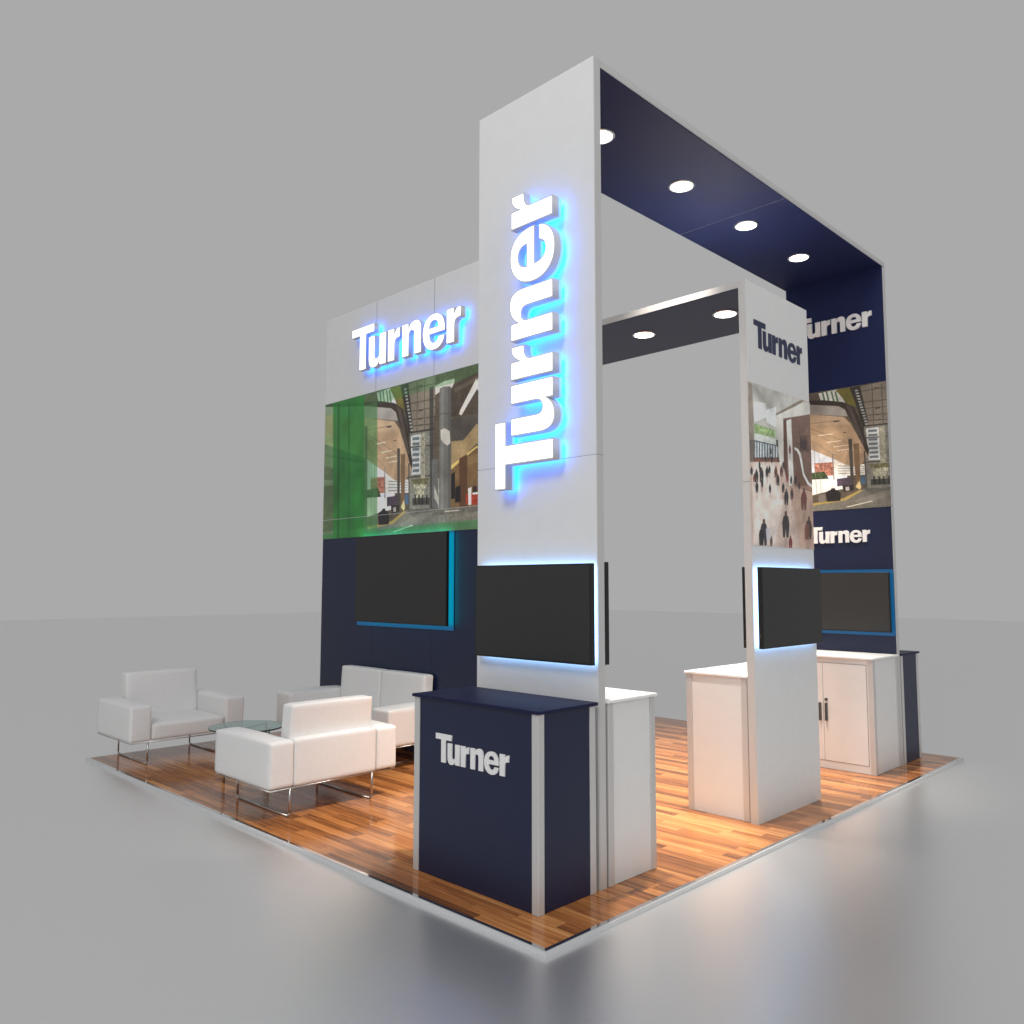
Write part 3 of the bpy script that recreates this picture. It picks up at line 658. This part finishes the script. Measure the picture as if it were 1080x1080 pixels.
def downlight(parent, o, x, y, z, power, tilt=0):
    bm = bmesh.new(); n = 40
    rings = [(.088, 0), (.104, 0), (.104, -.004), (.099, -.007), (.088, -.007)]
    vv = [[bm.verts.new((r*math.cos(2*math.pi*i/n), r*math.sin(2*math.pi*i/n), zz)) for i in range(n)] for r, zz in rings]
    for a_ in range(len(rings)):
        b_ = (a_+1) % len(rings)
        for i in range(n): bm.faces.new((vv[a_][i], vv[a_][(i+1) % n], vv[b_][(i+1) % n], vv[b_][i]))
    r = fin(bm, 'downlight', CHROME, parent, smooth=False); r.location = (x-o.x, y-o.y, z-.0008-o.z)
    bm = bmesh.new(); bmesh.ops.create_circle(bm, cap_ends=True, segments=n, radius=.0875)
    for f in bm.faces: f.normal_flip()
    le = bpy.data.meshes.new('downlight_lens'); bm.to_mesh(le); bm.free()
    q = link('lens', le, LAMP_E, r); q.location = (0, 0, -.0045)
    spot('downlight_lamp', x, y, z-.03, power, parent, o, tilt=tilt)
for x in (1.447, 2.475, 3.494, 4.504): downlight(arch, arch.location, x, .785, HB, 900, tilt=10)

lit_sign(None, frame((0, 0, 1), (0, 1, 0), (-1, 0, 0), (XA, .53, 2.305)), 'tall vertical lit white letters with blue halo reading up the near white tower')

# ================================================================ lower archway between the towers
XC, XD, HC = 2.562, 3.578, 3.987
low = empty('low_archway', (XC, Y0, 0), 'lower white archway with navy soffit joining its single tower to the mural wall', 'archway'); B = At(low)
for z0, z1 in ((0, SEAM-.0015), (SEAM+.0015, HC)):
    B.box('panel', WHITE, XC+E_, XD-E_, Y0, Y0+.062, z0, z1)
    for x0, x1 in ((XC, XC+E_-.0003), (XD-E_+.0003, XD)):
        B.box('edge_frame', ALU, x0, x1, Y0+.003, Y0+.061, z0, z1)
B.box('panel_seam', DARK, XC+.001, XD-.001, Y0+.001, Y0+.06, SEAM-.0013, SEAM+.0013)
YB = Y0+.0625; YW = 2.79
h = B.box('header_beam', ALU, XC, XD, YB, YW-.001, HC-.052, HC)
B.box('soffit', NAVY, XC+.003, XD-.003, YB+.001, YW-.003, HC-.058, HC-.0525, parent=h)
for y in (.735, 1.55, 2.365): downlight(low, low.location, 3.015, y, HC-.058, 330)
print_panel('mural', MUR_HALL, low, low.location, (XC+.001, Y0-.0005, 1.985), (XD-.001, Y0-.0005, 3.205), '-Y')['label'] = 'printed photograph of people crossing a bright concourse'
lettering('lettering', low, frame(loc=(2.675, Y0, 3.492), **NY), .425, LETN, .004, 'navy company name above the concourse mural')

# ================================================================ mural wall
XW, YW1 = 2.47, 5.85
wall = empty('mural_wall', (XW, YW, 0), 'wide white and navy wall with green tinted atrium mural behind the lounge seats', 'wall'); Wl = At(wall)
ys = (YW, 3.812, 4.828, YW1)
for i in range(3):
    a, b_ = ys[i]+.001, ys[i+1]-.001
    Wl.box('lower_panel', NAVY, XW, XW+.05, a, b_, 0, 2.2315)
    Wl.box('upper_panel', WHITE, XW, XW+.05, a, b_, 2.2325, H)
Wl.box('end_frame', WHITE, XW+.002, XW+.052, YW1, YW1+.012, 0, H)
Wl.box('closet_side', WHITE, XW+.0505, XD, YW1-.06, YW1-.0005, 0, H); Wl.box('closet_side', WHITE, XW+.0505, XD, YW, YW+.06, 0, H)
Wl.box('closet_back', WHITE, XD-.06, XD-.0005, YW+.0605, YW1-.0605, 0, H)
mu = print_panel('mural', MUR_WALL, wall, wall.location, (XW-.0005, YW1-.001, 2.232), (XW-.0005, YW+.001, 3.861), '-X'); mu['label'] = 'printed photograph of a glass atrium tinted green at its left'
# fine joints between the panels, running through the print
bm = bmesh.new()
for y in ys[1:3]: bm_box(bm, XW-.0041, XW-.0036, y-.0014, y+.0014, 2.24, H-.001)
bmesh.ops.translate(bm, vec=-wall.location, verts=list(bm.verts)); fin(bm, 'panel_joint', JOINT, wall)
bm = bmesh.new(); bm_box(bm, XW-.0047, XW-.0042, YW+.002, YW1-.002, 2.455, 2.459)
bmesh.ops.translate(bm, vec=-wall.location, verts=list(bm.verts)); fin(bm, 'mural_joint', ALU, wall)
lit_sign(None, frame(loc=(XW, 5.125, 4.10), **NX), 'lit white letters with blue halo above the green mural')

# ================================================================ screens
def screen(M, w, h, label, glow, off=.05, th=.035, plate=None):
    """M: frame with origin at the screen centre on the wall, z out of the wall"""
    root = empty('wall_screen', (0, 0, 0), label, 'screen', 'flat screens on the walls'); root.matrix_world = M
    body = box('casing', BEZEL, root, -w/2, w/2, -h/2, h/2, off, off+th, bev=.003)
    box('display', SCREEN, root, -w/2+.009, w/2-.009, -h/2+.013, h/2-.009, off+th+.0002, off+th+.0012)
    box('wall_bracket', BEZEL, root, -.2, .2, -.12, .12, .004, off-.0045)
    if glow: box('backlight', glow, root, -w/2+.006, w/2-.006, -h/2+.006, h/2-.006, off-.0015, off-.0003)
    if plate:
        e, m = plate; box('wall_glow_plate', m, root, -w/2-e[0], w/2+e[1], -h/2-e[2], h/2+e[3], .0050, .008)  # added glowing plate, shaped as the blue glow round the casing
PX = dict(xdir=(0, 1, 0), ydir=(0, 0, 1), zdir=(1, 0, 0)); PY = dict(xdir=(-1, 0, 0), ydir=(0, 0, 1), zdir=(0, 1, 0))
screen(frame(loc=(XA, .775, 1.532), **NX), .966, .578, 'black screen with white halo on the near tower above the navy counter', TVW_E, .035, .035)
screen(frame(loc=(XA2, .815, 1.532), **PX), .966, .60, 'thin black screen seen edge on behind the near tower', None, .05, .035)
screen(frame(loc=(3.048, Y0, 1.532), **NY), .965, .590, 'black screen with white halo under the concourse mural', TVW_E, .035, .035)
screen(frame(loc=(3.12, Y0+.0625, 1.532), **PY), .966, .60, 'thin black screen seen edge on behind the lower tower', None, .03, .035)
screen(frame(loc=(XB, .807, 1.530), **NX), .966, .575, 'dark screen with blue border on the far navy tower', None, .035, .03, ((.02, .022, .032, .030), BLUEP))
screen(frame(loc=(XW, 4.275, 1.757), **NX), 1.55, .935, 'large dark screen with blue border on the navy wall behind the sofas', TVB_E, .045, .035, ((.06, .03, .045, .004), BLUEP))

# ================================================================ counters
def counter(label, x0, x1, y0, y1, panel_m, top_m, doors=None, group='display counters', top=1.02, name='display_counter', kick=0, over=(1, 1, 1, 1)):
    c = empty(name, (x0, y0, 0), label, 'cabinet' if doors else 'counter', group); K = At(c)
    P = .048
    for a in (x0, x1-P):
        for b_ in (y0, y1-P): K.box('corner_post', ALU, a, a+P, b_, b_+P, 0, top, bev=.003, seg=2)
    r = .007
    K.box('side_panel', panel_m, x0+P+.0005, x1-P-.0005, y0+r, y0+r+.018, .002, top-.001)
    K.box('side_panel', panel_m, x0+P+.0005, x1-P-.0005, y1-r-.018, y1-r, .002, top-.001)
    K.box('back_panel' if doors else 'front_panel', panel_m, *((x1-r-.018, x1-r) if doors == '-X' else (x0+r, x0+r+.018)), y0+P+.0005, y1-P-.0005, .002, top-.001)
    fx0, fx1 = ((x0+r, x0+r+.018) if doors == '-X' else (x1-r-.018, x1-r))
    if not doors: K.box('back_panel', panel_m, fx0, fx1, y0+P+.0005, y1-P-.0005, .002, top-.001)
    else:
        K.box('front_frame', panel_m, fx0+.003, fx1, y0+P+.0005, y1-P-.0005, .002, top-.001)
        ym = .763; q = .018
        for s, (a, b_) in enumerate(((y0+P+q, ym-.0015), (ym+.0015, y1-P-q))):
            d = K.box('door', panel_m, fx0-.001, fx0+.0025, a, b_, .075, top-.05, bev=.0008)
            # dark gap line round the door
            bm = bmesh.new(); g_ = .003
            for yy0, yy1, zz0, zz1 in ((a-g_, a, .072, top-.047), (b_, b_+g_/2 if s == 0 else b_+g_, .072, top-.047), (a, b_, .072, .075), (a, b_, top-.05, top-.047)):
                bm_box(bm, fx0+.0016, fx0+.0028, yy0, yy1, zz0, zz1)
            bmesh.ops.translate(bm, vec=-c.location, verts=list(bm.verts)); fin(bm, 'door_gap', DARK, d)
            hy = (b_-.028) if s == 0 else (a+.028)
            K.box('handle', HANDLE, fx0-.022, fx0-.0012, hy-.011, hy+.011, .435, .60, parent=d, bev=.003)
            if s == 0:
                bm = bmesh.new(); bm_cyl(bm, (fx0-.012-c.location.x, hy-c.location.y, .632), (fx0-.0012-c.location.x, hy-c.location.y, .632), .014, 16)
                fin(bm, 'lock', HANDLE, d)
    o = .012
    K.box('countertop', top_m, x0-o*over[0], x1+o*over[1], y0-o*over[2], y1+o*over[3], top+.0005, top+.018, bev=.002)
    return c
c1 = counter('navy counter with white company name standing in front of the near tower', .262, .735, .29, 1.318, NAVY, NAVYTOP, over=(1, 1, 1, 1))
lettering('lettering', c1, frame(loc=(.269, 1.11, .665), **NX), .325, LETW, .008, 'white company name on the front')
counter('white counter standing behind the near tower, bright top', .85, 1.31, .29, 1.318, WHITE, TOPWHITE)
counter('white counter behind the lower tower, standing free at the middle of the wooden floor', 2.575, 3.57, .372, .885, WHITE, TOPWHITE)
counter('white two-door cabinet with dark handles in front of the far navy tower', 4.685, 5.282, .292, 1.236, WHITE, TOPWHITE, doors='-X', name='door_cabinet')
counter('narrow looking navy counter behind the far tower at the right', 5.372, 5.83, .292, 1.312, NAVY, NAVYTOP)

# ================================================================ lounge seats
def pad_mesh(name, x0, x1, y0, y1, z0, z1, r=.03, n=14, bulge=(0, 0, 0, 0, 0, 0), lean=0.):
    """rounded upholstered block; bulge = (-x, +x, -y, +y, -z, +z)"""
    bm = bmesh.new(); bmesh.ops.create_cube(bm, size=2)
    bmesh.ops.subdivide_edges(bm, edges=list(bm.edges), cuts=n-1, use_grid_fill=True)
    c = Vector(((x0+x1)/2, (y0+y1)/2, (z0+z1)/2)); hd = Vector(((x1-x0)/2, (y1-y0)/2, (z1-z0)/2))
    for v in bm.verts:
        q = v.co.copy()
        # crowd the grid toward the edges, then round them
        s = Vector([math.copysign(abs(t)**.72, t) for t in q])
        p = Vector([s[i]*hd[i] for i in range(3)])
        inn = Vector([max(-(hd[i]-r), min(hd[i]-r, p[i])) for i in range(3)])
        d = p-inn
        if d.length > 1e-6: p = inn+d.normalized()*min(r, max(abs(d.x), abs(d.y), abs(d.z)))
        for ax in range(3):
            o1, o2 = [k for k in range(3) if k != ax]
            w_ = (1-s[o1]**2)*(1-s[o2]**2)
            b_ = bulge[ax*2+(1 if s[ax] > 0 else 0)]
            p[ax] += math.copysign(1, s[ax])*b_*w_*abs(s[ax])**2
        v.co = c+p
        v.co.y += lean*(v.co.z-z0)
    bmesh.ops.recalc_face_normals(bm, faces=list(bm.faces))
    me = bpy.data.meshes.new(name); bm.to_mesh(me); bm.free()
    for p in me.polygons: p.use_smooth = True
    return me
def seat(name, cat, W, D, label, loc, rz, seats=1, legs=(-.36, .36), frame_y=(-.40, .36)):
    """front faces local -Y; origin on the floor at the centre of the footprint"""
    root = empty(name, loc, label, cat, 'white leather lounge seats'); root.rotation_euler = (0, 0, rz)
    AW = .20 if seats == 1 else .27; ZB, ZA, ZS, ZT = .216, .552, .372, .800
    x0, x1, y0, y1 = -W/2, W/2, -D/2, D/2
    for a in (x0, x1-AW): link('armrest', pad_mesh('armrest', a, a+AW, y0, y1, ZB, ZA, r=.020, bulge=(.003, .003, .003, .002, 0, .020)), LEATHER, root)
    link('back_panel', pad_mesh('back_panel', x0+AW+.002, x1-AW-.002, y1-.10, y1-.001, ZB, ZA+.003, r=.014, bulge=(0, 0, 0, .002, 0, .002)), LEATHER, root)
    w_ = (W-2*AW)/seats
    for i in range(seats):
        a = x0+AW+i*w_
        link('seat_cushion', pad_mesh('seat_cushion', a+.002, a+w_-.002, y0+.006, y1-.17, ZB+.001, ZS, r=.026, bulge=(0, 0, .004, 0, 0, .030)), LEATHER, root)
        link('back_cushion', pad_mesh('back_cushion', a+.002, a+w_-.002, *((y1-.235, y1-.098) if seats == 1 else (y1-.155, y1-.04)), ZS-.02, ZT, r=.017, bulge=(0, 0, .005, .003, 0, .005), lean=.10 if seats == 1 else .06), LEATHER, root)
    # steel rail under the body and two sled legs
    bm = bmesh.new(); z = ZB-.008; i_ = .012
    for a, b_ in (((x0+i_, y0+i_, z), (x1-i_, y0+i_, z)), ((x1-i_, y0+i_, z), (x1-i_, y1-i_, z)), ((x1-i_, y1-i_, z), (x0+i_, y1-i_, z)), ((x0+i_, y1-i_, z), (x0+i_, y0+i_, z))):
        bm_cyl(bm, a, b_, .005, 8)
    fin(bm, 'base_rail', CHROME, root, smooth=True)
    for lx in legs:
        bm = bmesh.new(); f0, f1 = frame_y; R_ = .025; zt = ZB-.006; pts = [Vector((lx, f0, zt)), Vector((lx, f0, R_+.008))]
        for k in range(1, 6): t = k/6*math.pi/2; pts.append(Vector((lx, f0+R_-R_*math.cos(t), .008+R_-R_*math.sin(t))))
        pts.append(Vector((lx, f0+R_, .008))); pts.append(Vector((lx, f1-R_, .008)))
        for k in range(1, 6): t = k/6*math.pi/2; pts.append(Vector((lx, f1-R_+R_*math.sin(t), .008+R_-R_*math.cos(t))))
        pts.append(Vector((lx, f1, R_+.008))); pts.append(Vector((lx, f1, zt)))
        for a, b_ in zip(pts, pts[1:]): bm_cyl(bm, a, b_, .0085, 10)
        fin(bm, 'sled_leg', CHROME, root, smooth=True)
    return root
seat('armchair', 'armchair', 1.14, .87, 'white leather armchair seen from the back, nearest the navy counter', (.71, 3.25, 0), math.pi, legs=(-.33, .40), frame_y=(-.36, .43))
seat('armchair', 'armchair', 1.14, .87, 'white leather armchair facing forward at the left corner of the wooden floor', (.69, 5.785, 0), 0, legs=(-.40, .33), frame_y=(-.43, .29))
seat('loveseat', 'sofa', 2.0, .77, 'white leather two-seat sofa against the navy wall', (2.078, 4.475, 0), -math.pi/2, seats=2, legs=(-.75, .75), frame_y=(-.36, .33))

# ================================================================ glass table
tb = empty('coffee_table', (.715, 4.26, 0), 'round glass coffee table with thin steel legs between the armchairs', 'table')
bm = bmesh.new(); n = 72; R_ = .325
prof = [(0, .428), (R_-.004, .428), (R_, .431), (R_, .437), (R_-.004, .440), (0, .440)]
rings = [[bm.verts.new((r*math.cos(2*math.pi*i/n), r*math.sin(2*math.pi*i/n), z)) for i in range(n)] for r, z in prof[1:-1]]
for a, b_ in zip(rings, rings[1:]):
    for i in range(n): bm.faces.new((a[i], a[(i+1) % n], b_[(i+1) % n], b_[i]))
bm.faces.new(rings[0][::-1]); bm.faces.new(rings[-1])
fin(bm, 'glass_top', GLASS, tb)
bm = bmesh.new()
for t in (math.radians(20), math.radians(110)):
    c_, s_ = math.cos(t)*.25, math.sin(t)*.25
    zz = .414 if t < 1 else .400
    bm_cyl(bm, (-c_, -s_, zz), (c_, s_, zz), .0065, 10)
fin(bm, 'cross_bar', CHROME, tb, smooth=True)
for k in range(4):
    t = math.radians(20+90*k); bm = bmesh.new(); bm_cyl(bm, (math.cos(t)*.257, math.sin(t)*.257, 0), (math.cos(t)*.257, math.sin(t)*.257, .427), .008, 12)
    fin(bm, 'leg', CHROME, tb, smooth=True)
